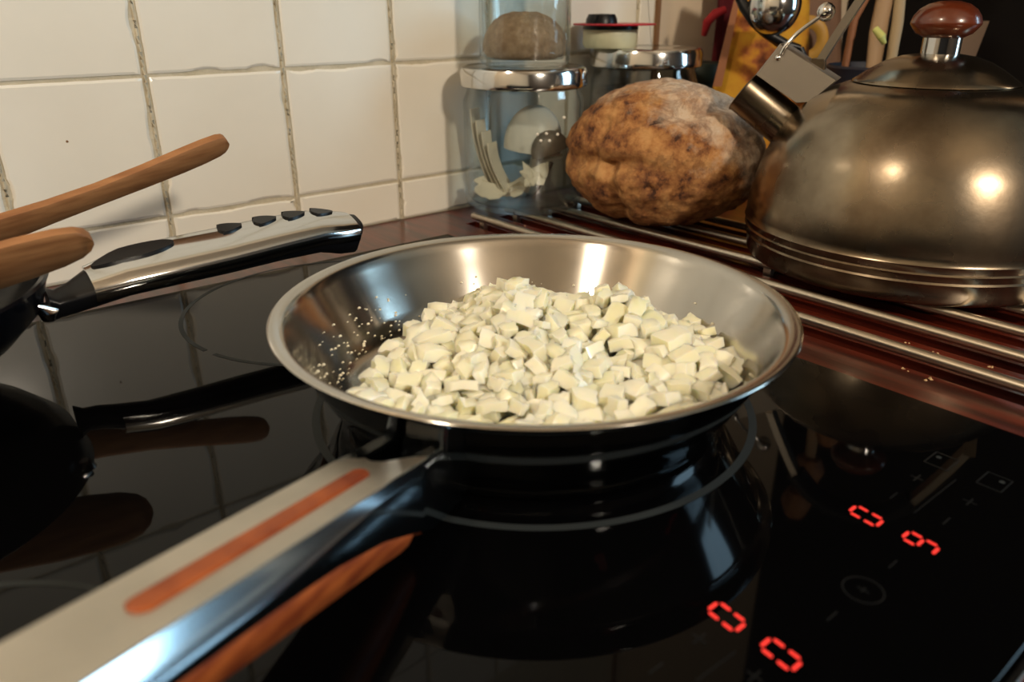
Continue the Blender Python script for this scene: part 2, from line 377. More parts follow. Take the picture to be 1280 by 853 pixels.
# red seven-segment digits, read from the front of the hob (top towards the wall)
def seg_digit(c, segs, h=0.0108, wd=0.0060, s=0.0011):
    mb = MB(); x0, x1 = -wd/2, wd/2; yt, ym, yb = h/2, 0, -h/2; gp = 0.0007
    def bar(ax, ay, bx, by):
        d = Vector((bx-ax, by-ay, 0)).normalized(); n_ = Vector((-d.y, d.x, 0)); A = Vector((ax, ay, 0))+d*gp; B = Vector((bx, by, 0))-d*gp
        sl = Vector((0.10, 0, 0))
        P = [A, A+d*s*.5+n_*s*.5, B-d*s*.5+n_*s*.5, B, B-d*s*.5-n_*s*.5, A+d*s*.5-n_*s*.5]
        lo = [Vector((c.x+p_.x+p_.y*0.1, c.y+p_.y, 0.00008)) for p_ in P]; hi = [v+Vector((0, 0, .00012)) for v in lo]
        mb.loft([lo, hi])
    S_ = {'a': (x0, yt, x1, yt), 'b': (x1, yt, x1, ym), 'c': (x1, ym, x1, yb), 'd': (x1, yb, x0, yb), 'e': (x0, yb, x0, ym), 'f': (x0, ym, x0, yt), 'g': (x0, ym, x1, ym)}
    for k in segs: bar(*S_[k])
    o = mb.build('led_digit', M_led, hob, 0); return o
for (px, py), sg in (((1082.5, 645.5), 'abcdef'), ((1150.5, 679), 'abcdfg'), ((908, 771.5), 'abcdef'), ((976, 818.5), 'abcdef')):
    seg_digit(at(px, py, 2, 0), sg)
def mark(name, pts_list, wd=0.0005, mt=M_printf):
    mb = MB()
    for a, b in pts_list:
        d = (b-a).normalized(); n_ = Vector((-d.y, d.x, 0))*wd/2; z = Vector((0, 0, .0001)); k = Vector((0, 0, .00006))
        mb.loft([[a+n_+z, a-n_+z, b-n_+z, b+n_+z], [a+n_+z+k, a-n_+z+k, b-n_+z+k, b+n_+z+k]])
    return mb.build(name, mt, hob, 0)
ex, ey = Vector((1, 0, 0)), Vector((0, 1, 0))
def g0(px, py): q = at(px, py, 2, 0); q.z = 0; return q
for px, py in ((1146, 598), (1212, 628), (874, 799), (943, 846)):
    c = g0(px, py); mark('plus_mark', [(c-ex*.003, c+ex*.003), (c-ey*.0025, c+ey*.0025)])
for px, py in ((1117, 620), (1183, 652), (1116, 706), (1040, 771), (820, 836)):
    c = g0(px, py); mark('minus_mark', [(c-ex*.003, c+ex*.003)])
for a, b in (((1142, 642), (1195, 600)), ((870, 852), (920, 815))):
    mark('slider_line', [(g0(*a), g0(*b))], .0004)
for (px, py), s_ in (((1177, 577), 1), ((1243, 603), -1)):
    c = g0(px, py); a = .0058; b = .0045
    q = [c+ex*a+ey*b, c+ex*a-ey*b, c-ex*a-ey*b, c-ex*a+ey*b]
    f_ = mark('zone_icon', [(q[0], q[1]), (q[1], q[2]), (q[2], q[3]), (q[3], q[0])])
    V, F = lathe([(0.0001, .0002), (.0011, .0002)], (c.x+.002, c.y+s_*.002, 0), 14); link('zone_dot', V, F, M_print, hob, 0)
c = g0(1079, 738)
V = []; F = []
o = ring((c.x, c.y), .0062, .0005, M_printf, n=40); o.name = 'lock_ring'
mark('lock_mark', [(c-ex*.0015, c+ex*.0015), (c-ey*.002, c+ey*.002)])

# ------------------------------------------------------------------ frying pan
PC = Vector((0.0507, -0.3535, 0.0)); RP = 0.1157; RZ = 0.048
pan = thing('frying_pan', 'stainless steel frying pan full of diced onion on the hob', 'pan', (PC.x, PC.y, 0))
Z0 = 0.0006
V, F = lathe([(0.0005, 0.0075), (0.050, 0.0075), (0.076, 0.0078), (0.0835, 0.0092), (0.0885, 0.0130), (0.0925, 0.0190), (0.0975, 0.0280),
              (0.1024, 0.0352), (0.1066, 0.0425), (0.1084, 0.0456), (0.1094, 0.0468), (0.1108, 0.0476), (0.1128, 0.0483), (0.1146, 0.0486), (0.1154, 0.0484), (0.1157, 0.0480)], PC, 160)
link('inner_wall', V, F, M_steel, pan, 60)
V, F = lathe([(0.0005, Z0), (0.083, Z0), (0.0858, Z0+0.0007), (0.0866, Z0+0.002), (0.0866, 0.0052), (0.0872, 0.0066), (0.0895, 0.0085), (0.0925, 0.0130),
              (0.0965, 0.0200), (0.1010, 0.0280), (0.1050, 0.0360), (0.1072, 0.0408), (0.1085, 0.0432), (0.1115, 0.0455), (0.1150, 0.0470), (0.1157, 0.0480)], PC, 160)
link('outer_body', V, F, M_steelo, pan, 60)
# handle: channel of steel over a wooden core
ca, sa, kz = -0.8981, -0.4398, 0.1834
A_ = Vector((ca, sa, kz)); N_ = Vector((-sa, ca, 0)); P0 = Vector((PC.x+0.0053, PC.y+0.0065, 0.0100))   # axis line of the top face
HP0 = Vector((0.056, -0.347, 0.00996))
def hp(t, s, h=0):    # along, sideways, below the top face
    extra = -0.9*max(0, t-0.262)**2*6
    return HP0+A_*t+N_*s+Vector((0, 0, -h+extra))
W2 = 0.0117
hside = [(0.094, .026), (0.12, .0285), (0.135, .023), (0.15, .018), (0.175, .0135), (0.2, .0115), (0.25, .0105), (0.35, .0105)]
bev = [(0.094, .0022), (0.12, .0025), (0.15, .004), (0.2, .0078), (0.25, .009), (0.35, .009)]
ts = [0.134+0.006*i for i in range(36)]
def section(t):
    b = interp(bev, t); h = interp(hside, t)
    return [hp(t, -W2-b*.35, h), hp(t, -W2-b*.35, b), hp(t, -W2, 0.0003), hp(t, -W2+.0006, 0), hp(t, W2-.0006, 0), hp(t, W2, .0003)], [hp(t, W2, .0003), hp(t, W2+b*.55, b*.9), hp(t, W2+b*.55, b*.9)], h, b
# top plate with its notched root
mb = MB()
outline = [(0.1345, -W2*.80), (0.1305, -W2*.45), (0.1315, -W2*.15), (0.1300, .0015), (0.1245, W2*.45), (0.1205, W2*.70)]
lo = []
TOP = [hp(t, -W2) for t in [0.1375]+ts[1:]]
V = []; F = []
def strip(rows):
    n = len(rows[0]); V = [v for r in rows for v in r]; F = []
    for i in range(len(rows)-1):
        for j in range(n-1): F.append((i*n+j, i*n+j+1, (i+1)*n+j+1, (i+1)*n+j))
    return V, F
ss = [-1, -.8, -.45, -.15, .13, .45, .70, 1]
t_root = [0.1385, 0.1345, 0.1308, 0.1318, 0.1300, 0.1245, 0.1205, 0.1180]
rows = []
for k in range(40):
    f = k/39
    rows.append([hp(lerp(t_root[i], 0.345, f), ss[i]*W2, 0) for i in range(8)])
V1, F1 = strip(rows)
k0 = len(V1); V2 = [v+Vector((0, 0, -.0016)) for v in V1]
F2 = [tuple(reversed([i+k0 for i in f])) for f in F1]
rim = [(i, i+1) for i in range(7)]
F3 = [(i+k0, i, i+1, i+1+k0)[::1] for i, _ in rim]
n8 = 8
F3 += [(i*n8, i*n8+k0, (i+1)*n8+k0, (i+1)*n8) for i in range(39)] + [(i*n8+7+k0, i*n8+7, (i+1)*n8+7, (i+1)*n8+7+k0) for i in range(39)]
handle = link('handle', V1+V2, F1+F2+F3, M_brush, pan, 40); tag(handle, 'brushed steel handle plate with a wooden inlay')
mb = MB()
for sgn in (1, -1):
    prof = []
    tt = [0.0925, 0.0955]+[0.102+0.006*i for i in range(41)]
    for t in tt:
        b = interp(bev, t); h = interp(hside, t); 
        if t < .0955: h *= .82
        o_ = sgn*(W2+b*.55)
        prof.append([hp(t, sgn*(W2-.0004), .0000), hp(t, sgn*(W2+.0004), .0003), hp(t, o_-sgn*.0003, b*.85), hp(t, o_, b*1.0), hp(t, o_, h), hp(t, o_-sgn*.0018, h), hp(t, o_-sgn*.0018, b+.001), hp(t, sgn*(W2-.0022), .0022)])
    if sgn < 0: prof = [list(reversed(r_)) for r_ in prof]
    mb.loft(prof)
sd = mb.build('side_plate', M_hside, handle, 35); tag(sd, 'polished steel side of the handle')
# wooden core seen below the steel
wb = [(0.127, .0300), (0.135, .0318), (0.15, .0300), (0.2, .0250), (0.25, .0212), (0.35, .019)]
prof = []
for i in range(38):
    t = 0.127+0.0058*i; h1 = interp(wb, t); h0_ = interp(hside, t)-.002; ww = W2+interp(bev, t)*.55-.0022
    if i == 0: h1 = h0_+.002
    prof.append([hp(t, -ww, h0_), hp(t, -ww-.0018, h0_+.003), hp(t, -ww, h1-.002), hp(t, -ww+.004, h1), hp(t, ww-.004, h1), hp(t, ww, h1-.002), hp(t, ww+.0018, h0_+.003), hp(t, ww, h0_)])
MB().loft([list(reversed(r_)) for r_ in prof]).build('wood_core', M_handwood, handle, 60)
pts = []
for i in range(13): a = PI/2+PI*i/12; pts.append((0.1425+.0032*math.cos(a), .0032*math.sin(a)))
for i in range(13): a = -PI/2+PI*i/12; pts.append((0.2235+.0036*math.cos(a), .0036*math.sin(a)))
so = 0.0010
mb = MB().loft([[hp(t, s+so, .0004) for t, s in pts], [hp(t, s+so, -.0003) for t, s in pts], [hp(lerp(t, .179, .012), s*.8+so, -.0009) for t, s in pts]])
mb.build('wood_inlay', M_handwood, handle, 30)
# bracket between body and handle
mb = MB().loft([[hp(t, -.008, .004+d), hp(t, .008, .004+d), hp(t, .008, .012+d), hp(t, -.008, .012+d)] for t, d in ((.1015, .004), (.11, .003), (.118, .002), (.15, .0))])
mb.build('bracket', M_steelo, pan, 30)

# ------------------------------------------------------------------ diced onion heap
def onion_mesh(i, rnd):
    L_, W_, T_ = rnd.uniform(.0070, .0150), rnd.uniform(.0055, .0105), rnd.uniform(.0028, .0062)
    cur = rnd.uniform(10, 55); nx, ny, nz = 4, 3, 1
    taper = rnd.uniform(.55, 1.0); sk = rnd.uniform(-.3, .3)
    V = []; idx = {}
    for a in range(nx+1):
        for b in range(ny+1):
            for c_ in range(nz+1):
                u, v, q = a/nx-.5, b/ny-.5, c_/nz-.5
                x = u*L_; y = v*W_*lerp(1, taper, a/nx)+sk*x; z = q*T_
                z -= cur*x*x*.7+cur*y*y*.4
                j = .0007
                idx[a, b, c_] = len(V); V.append(Vector((x+rnd.uniform(-j, j), y+rnd.uniform(-j, j), z+rnd.uniform(-j, j)*.6)))
    F = []
    for a in range(nx):
        for b in range(ny):
            F.append((idx[a,b,1], idx[a+1,b,1], idx[a+1,b+1,1], idx[a,b+1,1])); F.append((idx[a,b,0], idx[a,b+1,0], idx[a+1,b+1,0], idx[a+1,b,0]))
    for a in range(nx):
        F.append((idx[a,0,0], idx[a+1,0,0], idx[a+1,0,1], idx[a,0,1])); F.append((idx[a,ny,0], idx[a,ny,1], idx[a+1,ny,1], idx[a+1,ny,0]))
    for b in range(ny):
        F.append((idx[0,b,0], idx[0,b,1], idx[0,b+1,1], idx[0,b+1,0])); F.append((idx[nx,b,0], idx[nx,b+1,0], idx[nx,b+1,1], idx[nx,b,1]))
    me = bpy.data.meshes.new('onion_piece'); me.from_pydata([tuple(v) for v in V], [], F); me.materials.append(M_onion)
    me.shade_smooth(); me.set_sharp_from_angle(angle=math.radians(72))
    return me, V, F, (L_, W_, T_)
rnd = random.Random(21)
variants = [onion_mesh(i, rnd) for i in range(16)]
CELL = 0.0012; G = 150
hm = [[0.0]*G for _ in range(G)]
def inner_z(r):
    return interp([(0, .0079), (.076, .0082), (.0835, .0096), (.0885, .0134), (.0925, .0194), (.0975, .0284), (.104, .040)], r)
for i in range(G):
    for j in range(G):
        x = (i-G/2)*CELL; y = (j-G/2)*CELL; hm[i][j] = inner_z(math.hypot(x, y))
HC = Vector((0.006, -0.008))      # heap centre relative to the pan
placed = []
def heap_target(x, y):
    # wanted height of the heap above the pan floor
    dx, dy = x-HC.x, y-HC.y; d = math.hypot(dx, dy)
    h = 0.033-0.017*(d/.085)**2
    h += 0.014*noise.noise(Vector((x*27, y*27, 4.2)))
    return .008+max(0, h)
# direction in which the heap thins out: back-left of the pan as seen
bl = Vector((-0.55, 0.83))
tries = 0
while len(placed) < 900 and tries < 14000:
    tries += 1
    a = rnd.uniform(0, 2*PI); r_ = 0.094*math.sqrt(rnd.random()); x, y = r_*math.cos(a), r_*math.sin(a)
    if x*bl.x+y*bl.y > 0.060+0.010*noise.noise(Vector((x*60, y*60, 1))): continue
    vi = rnd.randrange(16); me, V, F, (L_, W_, T_) = variants[vi]
    sc = rnd.uniform(.85, 1.2)
    rz = rnd.uniform(0, 2*PI); layer = len(placed)/900
    tx = rnd.gauss(0, .38); ty = rnd.gauss(0, .38)
    if rnd.random() < .22: tx += PI/2*rnd.choice((-1, 1))*rnd.uniform(.5, 1)
    R = Matrix.Rotation(rz, 3, 'Z') @ Matrix.Rotation(tx, 3, 'X') @ Matrix.Rotation(ty, 3, 'Y')
    W = [R @ (v*sc) for v in V]; zmin = min(v.z for v in W); zmax = max(v.z for v in W)
    cells = {}
    for v in W:
        k = (int((x+v.x*.85)/CELL+G/2), int((y+v.y*.85)/CELL+G/2))
        lo_, hi_ = cells.get(k, (9, -9)); cells[k] = (min(lo_, v.z), max(hi_, v.z))
    if any(not (0 <= i < G and 0 <= j < G) for i, j in cells): continue
    base = sorted(hm[i][j]-lo_ for (i, j), (lo_, hi_) in cells.items() )
    z = base[int(len(base)*.86)]+.0001
    z = max(z, max(inner_z(math.hypot(x+v.x, y+v.y))-v.z for v in W)+.0002)
    if z+zmax*.5 > heap_target(x, y): continue
    if max(math.hypot(x+v.x, y+v.y) for v in W) > .1005: continue
    # fill the height map over the footprint
    rad = max(W_, L_)*sc*.42; kk = int(rad/CELL)+1; ci, cj = int(x/CELL+G/2), int(y/CELL+G/2)
    for (i, j), (lo_, hi_) in cells.items(): hm[i][j] = max(hm[i][j], z+hi_)
    for i in range(ci-kk, ci+kk+1):
        for j in range(cj-kk, cj+kk+1):
            if 0 <= i < G and 0 <= j < G and math.hypot(i-ci, j-cj)*CELL < rad*.8: hm[i][j] = max(hm[i][j], z+zmax*.55)
    placed.append((vi, Vector((PC.x+x, PC.y+y, z)), R.to_euler(), sc, x, y, z+zmax))
# the pieces that show: highest over their own cell
def vis(pc):
    vi, loc, eu, sc, x, y, zt = pc
    i, j = int(x/CELL+G/2), int(y/CELL+G/2)
    return zt-max(hm[a][b] for a in range(max(0, i-2), min(G, i+3)) for b in range(max(0, j-2), min(G, j+3)))
order = sorted(range(len(placed)), key=lambda k: -vis(placed[k]))
front = set(order[:300])
gname = 'diced onion pieces on top of the heap in the pan'; lab = 'small pale diced onion piece lying on top of the heap in the steel frying pan'
stuffV, stuffF = [], []
for k, (vi, loc, eu, sc, x, y, zt) in enumerate(placed):
    me, V, F, _ = variants[vi]
    if k in front:
        o = bpy.data.objects.new('onion_piece', me); C.objects.link(o); o.location = loc; o.rotation_euler = eu; o.scale = (sc, sc, sc)
        fr_ = (x*-.66+y*-.75); sd_ = (x*.75-y*.66)
        a_ = 'front' if fr_ > .026 else 'back' if fr_ < -.022 else 'middle'; b_ = 'left' if sd_ < -.026 else 'right' if sd_ > .026 else 'centre'
        up_ = 'tipped on edge' if abs((eu.to_matrix() @ Vector((0, 0, 1))).z) < .6 else 'lying flat'
        tag(o, 'pale diced onion piece %s, %s %s of the heap in the frying pan' % (up_, a_, b_), 'onion', gname+', %s %s, %s' % (a_, b_, up_))
    else:
        R = eu.to_matrix(); b0 = len(stuffV); stuffV += [loc+R @ (v*sc) for v in V]; stuffF += [tuple(i+b0 for i in f) for f in F]
o = link('diced_onion', stuffV, stuffF, M_onion, None, 72); tag(o, 'lower layers of pale diced onion under the loose pieces in the pan', 'onion', kind='stuff')
print('onion pieces', len(placed))
# droplets of fat on the pan wall
mb = MB(); rd = random.Random(4)
for i in range(170):
    a = math.radians(rd.choice((rd.gauss(165, 16), rd.gauss(118, 14), rd.gauss(40, 40)))); f = rd.random()**1.3; r = lerp(.0865, .0985, f)
    z = inner_z(r)+.0001; s_ = rd.uniform(.0003, .0009)
    V, F = lathe([(s_, -s_*.3), (s_*.8, s_*.35), (s_*.4, s_*.6), (s_*.02, s_*.68)], (PC.x+r*math.cos(a), PC.y+r*math.sin(a), z), 8); mb.add(V, F)
o = mb.build('fat_droplets', M_drop); tag(o, 'tiny shiny droplets spattered on the inner wall of the frying pan', 'droplets', kind='stuff')

# ------------------------------------------------------------------ kettle
K = Vector((0.390, -0.366, ZR)); vd = Vector((0.9207, 0.3903, 0)); ld = Vector((-0.3903, 0.9207, 0))
def kp(l, z, d=0): return Vector((K.x, K.y, 0))+ld*l+vd*d+Vector((0, 0, z))
kettle = thing('kettle', 'tarnished steel whistling kettle with brown wooden knob on the trivet rods', 'kettle', K)
prof = [(0.0005, .0045), (.098, .0045), (.103, .0050), (.1050, .0062), (.1058, .008), (.1062, .012), (.1070, .0185), (.1078, .0195), (.1070, .0207), (.1080, .0240), (.1088, .0252), (.1079, .0262), (.1086, .0295), (.1094, .0308), (.1085, .0322),
        (.1086, .036), (.1080, .044), (.1064, .053), (.1040, .0625), (.1003, .0745), (.0958, .0850), (.0895, .0955), (.0815, .1055), (.0720, .1140), (.0620, .1200), (.0520, .1238), (.0490, .1242), (.0480, .1235), (.0480, .1225)]
V, F = lathe([(r, z-K.z) for r, z in prof], K, 160); link('body', V, F, M_kettle, kettle, 45)
V, F = lathe([(r, z-K.z) for r, z in [(.0455, .1225), (.0497, .1240), (.0502, .1247), (.0498, .1254), (.0470, .1272), (.0400, .1325), (.0320, .1372), (.0220, .1408), (.0120, .1424), (.0010, .1428)]], K, 128)
lid = link('lid', V, F, M_kettle, kettle, 45)
V, F = lathe([(r, z-K.z) for r, z in [(.0115, .1418), (.0115, .1520), (.0100, .1535), (.001, .1535)]], K, 48); link('knob_collar', V, F, M_chrome, lid)
V, F = lathe([(r, z-K.z) for r, z in [(.001, .1520), (.0120, .1522), (.0165, .1545), (.0190, .1575), (.0207, .1600), (.0207, .1612), (.0195, .1650), (.0165, .1690), (.0120, .1720), (.0060, .1737), (.001, .1740)]], K, 64)
link('knob', V, F, M_knob, lid, 50)
# spout
a = kp(.078, .0832); b = kp(.1224, .1139); ax = (b-a).normalized(); e1 = vd; e2 = ax.cross(e1).normalized()
def cyl(a, b, r0, r1, n=40, hollow=None):
    ax = (b-a).normalized(); loops = []
    for P, r in ((a, r0), (b-ax*.002, r1), (b-ax*.0006, r1+.0008), (b, r1+.0004)):
        loops.append([P+e1*(r*math.cos(2*PI*j/n))+e2*(r*math.sin(2*PI*j/n)) for j in range(n)])
    for P, r in ((b, r1-.0012), (b-ax*.028, r1-.002)):
        loops.append([P+e1*(r*math.cos(2*PI*j/n))+e2*(r*math.sin(2*PI*j/n)) for j in range(n)])
    m_ = MB().loft(loops, cap=False); m_.F.append(tuple(5*n+j for j in range(n))); return m_
cyl(a, b, .0152, .0150).build('spout', M_kettle, kettle, 45)
c1 = kp(.0835, .0890); c2 = c1+ax*.0035
MB().loft([[P+e1*(r*math.cos(2*PI*j/40))+e2*(r*math.sin(2*PI*j/40)) for j in range(40)] for P, r in ((c1-ax*.006, .0185), (c1, .0178), (c2, .0158))]).build('spout_collar', M_kettle, kettle)
poly = [(.0985, .1472), (.0584, .1246), (.0736, .1096), (.0826, .1086), (.1125, .1265)]
o_ = [[kp(l, z, d) for l, z in poly] for d in (-.0140, -.0128, .0128, .0140)]
cx_ = sum(l for l, z in poly)/5; cz_ = sum(z for l, z in poly)/5
o_[0] = [kp(lerp(l, cx_, .03), lerp(z, cz_, .03), -.0140) for l, z in poly]; o_[3] = [kp(lerp(l, cx_, .03), lerp(z, cz_, .03), .0140) for l, z in poly]
cap = MB().loft(o_).build('spout_guard', mat('guard_steel', (0.40, 0.36, 0.31), 0.5, 1.0), kettle, 25)
V, F = lathe([(.0019, 0), (.0019, .0006), (.0012, .0013), (.0001, .0016)], (0, 0, 0), 20)
rp = kp(.0986, .138, -.0140); link('rivet', [rp-vd*v[2]+ld*v[0]+Vector((0, 0, v[1])) for v in V], F, M_chrome, cap)
V, F = tube([kp(.0965, .1405, -.015), kp(.0955, .1440, -.015), kp(.0925, .1485, -.014), kp(.0885, .1535, -.012), kp(.0830, .1585, -.010), kp(.0760, .1640, -.006), kp(.0740, .1655, -.005)], .0014, 10)
lev = link('lever', V, F, M_chrome, kettle)
V, F = lathe([(.0001, -.0062), (.0030, -.0055), (.0052, -.0032), (.0060, 0), (.0052, .0032), (.0030, .0055), (.0001, .0062)], kp(.0727, .1672, -.005), 32); link('lever_ball', V, F, M_chrome, lev)
# bail handle arching over the lid
pts = [(.0735, .1330), (.0665, .1480), (.0600, .1610), (.0530, .1745), (.0440, .1900), (.0300, .2050), (.0150, .2130), (0, .2155)]
pts = pts+[(-l, z) for l, z in reversed(pts[:-1])]
loops = []
for i, (l, z) in enumerate(pts):
    q0 = Vector(pts[max(i-1, 0)]); q1 = Vector(pts[min(i+1, len(pts)-1)]); t_ = (q1-q0).normalized(); n_ = Vector((-t_.y, t_.x))
    loops.append([kp(l+n_.x*s1*.0026, z+n_.y*s1*.0026, s2*.0065) for s1, s2 in ((-1, -1), (1, -1), (1, 1), (-1, 1))])
MB().loft(loops).build('bail_handle', M_rod, kettle, 45)
loops = []
for i, (l, z) in enumerate(pts[4:-4]):
    q0 = Vector(pts[i+3]); q1 = Vector(pts[i+5]); t_ = (q1-q0).normalized(); n_ = Vector((-t_.y, t_.x))
    loops.append([kp(l+n_.x*.008*math.cos(a), z+n_.y*.008*math.cos(a), .010*math.sin(a)) for a in [2*PI*j/16 for j in range(16)]])
MB().loft(loops).build('grip', M_black, kettle, 50)
for sg in (1, -1):
    zz = .1160; ll = .0700*sg
    q = [kp(ll-.004, zz-.006, -.008), kp(ll+.006, zz-.006, -.008), kp(ll+.006, zz-.006, .008), kp(ll-.004, zz-.006, .008)]
    q2 = [kp(.0735*sg-.004, .1375, -.007), kp(.0735*sg+.004, .1375, -.007), kp(.0735*sg+.004, .1375, .007), kp(.0735*sg-.004, .1375, .007)]
    MB().loft([q, q2]).build('lug', M_kettle, kettle, 30)

# ------------------------------------------------------------------ bread
BC = Vector((0.3430, -0.1835, 0)); 
def bread():
    import bmesh
    bm = bmesh.new(); bmesh.ops.create_icosphere(bm, subdivisions=6, radius=1)
    lay = bm.verts.layers.float.new('flour')
    ru = Vector((0.63, -0.775, 0)); dv = Vector((0.775, 0.63, 0))
    H = 0.110
    for v in bm.verts:
        u, d, z = v.co.x, v.co.y, v.co.z
        n_ = Vector((u, d, z))
        # rounded loaf: blunt at the left, flat below
        k = 1.0+0.035*noise.noise(n_*1.3+Vector((3, 1, 7)))+0.03*noise.noise(n_*3.1)+0.022*noise.noise(n_*7)+.014*noise.noise(n_*15)+.012*abs(noise.noise(n_*30))-.012*max(0, .12-abs(noise.noise(n_*5+Vector((2, 8, 1)))))*8*.35
        # fold running over the loaf and a pinch at the lower left
        fold = u*0.8+0.45*z-0.10+0.12*noise.noise(n_*2.2)
        g1 = math.exp(-((z-0.62-0.25*u)/.07)**2)*max(0, min(1, (-d+.2)*2))*(1 if -0.5 < u < .75 else .2); k -= 0.05*g1
        e_ = (u+0.52)**2*5+(z-0.02)**2*90
        k -= 0.13*math.exp(-e_)*(1 if d < .3 else 0)
        k -= 0.08*math.exp(-((u+.48+.25*(z+.3))/.07)**2)*(1 if z < .05 and d < .2 else 0)
        k -= 0.05*math.exp(-((u+.62-.3*(z-.4))/.06)**2)*(1 if 0.05 < z < .6 and d < .2 else 0)
        for (pu, pz, pr, pd) in ((-.42, -.30, .05, .05), (-.12, -.22, .05, .05), (-.35, -.62, .06, .06), (.3, -.35, .04, .04), (-.7, -.2, .04, .04), (.05, .25, .03, .03)):
            k -= pd*math.exp(-((u-pu)**2+(z-pz)**2)/pr**2)*(1 if d < 0 else 0)
        zz = z*k
        sx = 0.0808*(1.0-0.05*max(0, -z)); 
        zc_ = 0.058+zz*(0.0595 if z > 0 else 0.056)
        if z < 0: zc_ = 0.058-0.056*min(1.0, (abs(zz)**0.86))*1.0
        # top slopes a little down to the left
        zc_ -= 0.004*max(0, -u)*max(0, z)+0.004*max(0, u)*max(0, z)
        zc_ = max(zc_, ZR+.0003)
        p_ = BC+ru*(u*k*sx)+dv*(d*k*.062)
        v.co = Vector((p_.x, p_.y, zc_))
        v[lay] = max(0, min(1, 0.18+0.42*z+0.38*u+.25*noise.noise(n_*2.5+Vector((5, 5, 5)))))
    org = Vector((BC.x, BC.y, ZR))
    for v in bm.verts: v.co -= org
    me = bpy.data.meshes.new('bread_loaf'); bm.to_mesh(me); bm.free(); me.materials.append(M_bread); me.shade_smooth()
    o = bpy.data.objects.new('bread_loaf', me); C.objects.link(o); o.location = org; return o
tag(bread(), 'rustic round bread loaf with floury brown crust between the glass jar and the kettle', 'bread')
# crumbs
mb = MB(); rd = random.Random(9)
cl = [(1135, 428, 6), (1170, 436, 16), (1182, 440, 14), (1210, 447, 10), (1240, 452, 8), (1240, 460, 6), (1130, 462, 10), (622, 290, 7), (665, 282, 12), (705, 275, 12), (650, 276, 8), (1155, 475, 5), (1270, 462, 5)]
for px, py, sp in cl:
    for _ in range(4 if sp > 9 else 2):
        q = at(px+rd.gauss(0, sp*.6), py+rd.gauss(0, 2.2), 2, ZC)
        if any(abs(q.x-X) < g+.002 for X in RX) and q.y < YA: continue
        s_ = rd.uniform(.0005, .0013)
        V = [q+Vector((rd.uniform(-1, 1)*s_*.4+a_*s_, rd.uniform(-1, 1)*s_*.4+b_*s_, c_*s_*.8)) for a_, b_, c_ in ((1, 0, .0), (0, 1, .0), (-1, 0, .0), (0, -1, .0), (.3, .2, 1), (-.3, -.2, 1))]
        mb.add(V, [(0, 1, 4), (1, 2, 4), (2, 5, 4), (2, 3, 5), (3, 0, 5), (0, 4, 5), (3, 2, 1, 0)])
o = mb.build('bread_crumbs', M_crumb, smooth=0); tag(o, 'pale bread crumbs scattered on the red wooden worktop around the rods', 'crumbs', kind='stuff')

# ------------------------------------------------------------------ jars
def jar(name, label, c, R, zb, zt, lid_h=None, lidr=None):
    t = thing(name, label, 'jar', (c[0], c[1], zb))
    H = zt-zb; w_ = .0022
    o_ = [(.001, .0005), (R-.006, .0005), (R-.002, .002), (R, .006), (R, H-.016), (R-.003, H-.008), (R-.004, H-.001)]
    i_ = [(R-.004-w_, H-.001), (R-.003-w_, H-.009), (R-w_, H-.017), (R-w_, .010), (R-.006, .006), (.001, .005)]
    V, F = lathe(o_+i_, (c[0], c[1], zb), 96); link('glass_body', V, F, M_glass, t, 50)
    return t
def lidpart(t, c, R, z0, z1):
    h = z1-z0
    V, F = lathe([(R-.002, 0), (R, .0012), (R+.0004, .003), (R, .005), (R, h-.005), (R-.0015, h-.0015), (R-.005, h-.0002), (R-.007, h-.001), (R-.012, h-.001), (.001, h-.001)], (c[0], c[1], z0), 96)
    l = link('lid', V, F, M_chrome, t, 45); return l
J1 = (0.2935, -0.0640)
j1 = jar('storage_jar', 'large glass jar with steel lid beside the tiles holding a white scoop and papers', J1, .0525, ZR, .112)
lidpart(j1, J1, .0550, .1075, .1245)
zf = ZR+.0062
# measuring scoop: a white shell of a bowl seen from its back
def dome(c, rx, ry, rz, rot, th0=0, th1=PI/2, n=24, m_=10, thick=.0012):
    loops = []
    for q in (0, 1):
        rng = range(m_+1) if q == 0 else range(m_, -1, -1)
        for i in rng:
            th = lerp(th0, th1, i/m_); k = 1-q*.06
            loops.append([Vector(c)+rot @ Vector((rx*k*math.sin(th+.02)*math.cos(2*PI*j/n), ry*k*math.sin(th+.02)*math.sin(2*PI*j/n), rz*k*math.cos(th))) for j in range(n)])
    mb = MB(); mb.loft(loops, cap=True); return mb
view = Vector((0.77, 0.63, 0))
R1 = Matrix.Rotation(math.radians(-38), 3, 'Z')      # local x across the line of sight
sc_ = thing('measuring_scoop', 'white plastic scoop standing in the large glass jar, rounded back up', 'scoop', (J1[0]+.003, J1[1]-.004, zf))
cc = (J1[0]+.006, J1[1]-.006, .058)
dome(cc, .026, .020, .034, R1 @ Matrix.Rotation(math.radians(8), 3, 'Y'), 0, 1.75).build('bowl', M_white, sc_, 50)
V, F = tube([(cc[0]+.004, cc[1]+.002, .045), (cc[0]-.004, cc[1]+.004, zf+.004)], [.006, .004], 12, flat=.4); link('handle', V, F, M_white, sc_)
ms = thing('slotted_spoon', 'grey spoon with a row of holes leaning on the white scoop inside the jar', 'spoon', (J1[0]+.014, J1[1]-.016, zf))
c2 = (J1[0]+.006, J1[1]-.0310, .053)
dome(c2, .0175, .012, .020, R1 @ Matrix.Rotation(math.radians(-20), 3, 'Y'), 0, 1.5).build('bowl', M_mesh, ms, 50)
for i, (px, py) in enumerate(((672, 168), (683, 167), (697, 168), (676, 176), (687, 176), (705, 147))):
    q = atd(px, py, .655); V, F = lathe([(.0001, -.0013), (.0010, -.0009), (.0014, 0), (.0010, .0009), (.0001, .0013)], q, 12); link('white_dot', V, F, M_white, ms)  # small white dots on the grey bowl
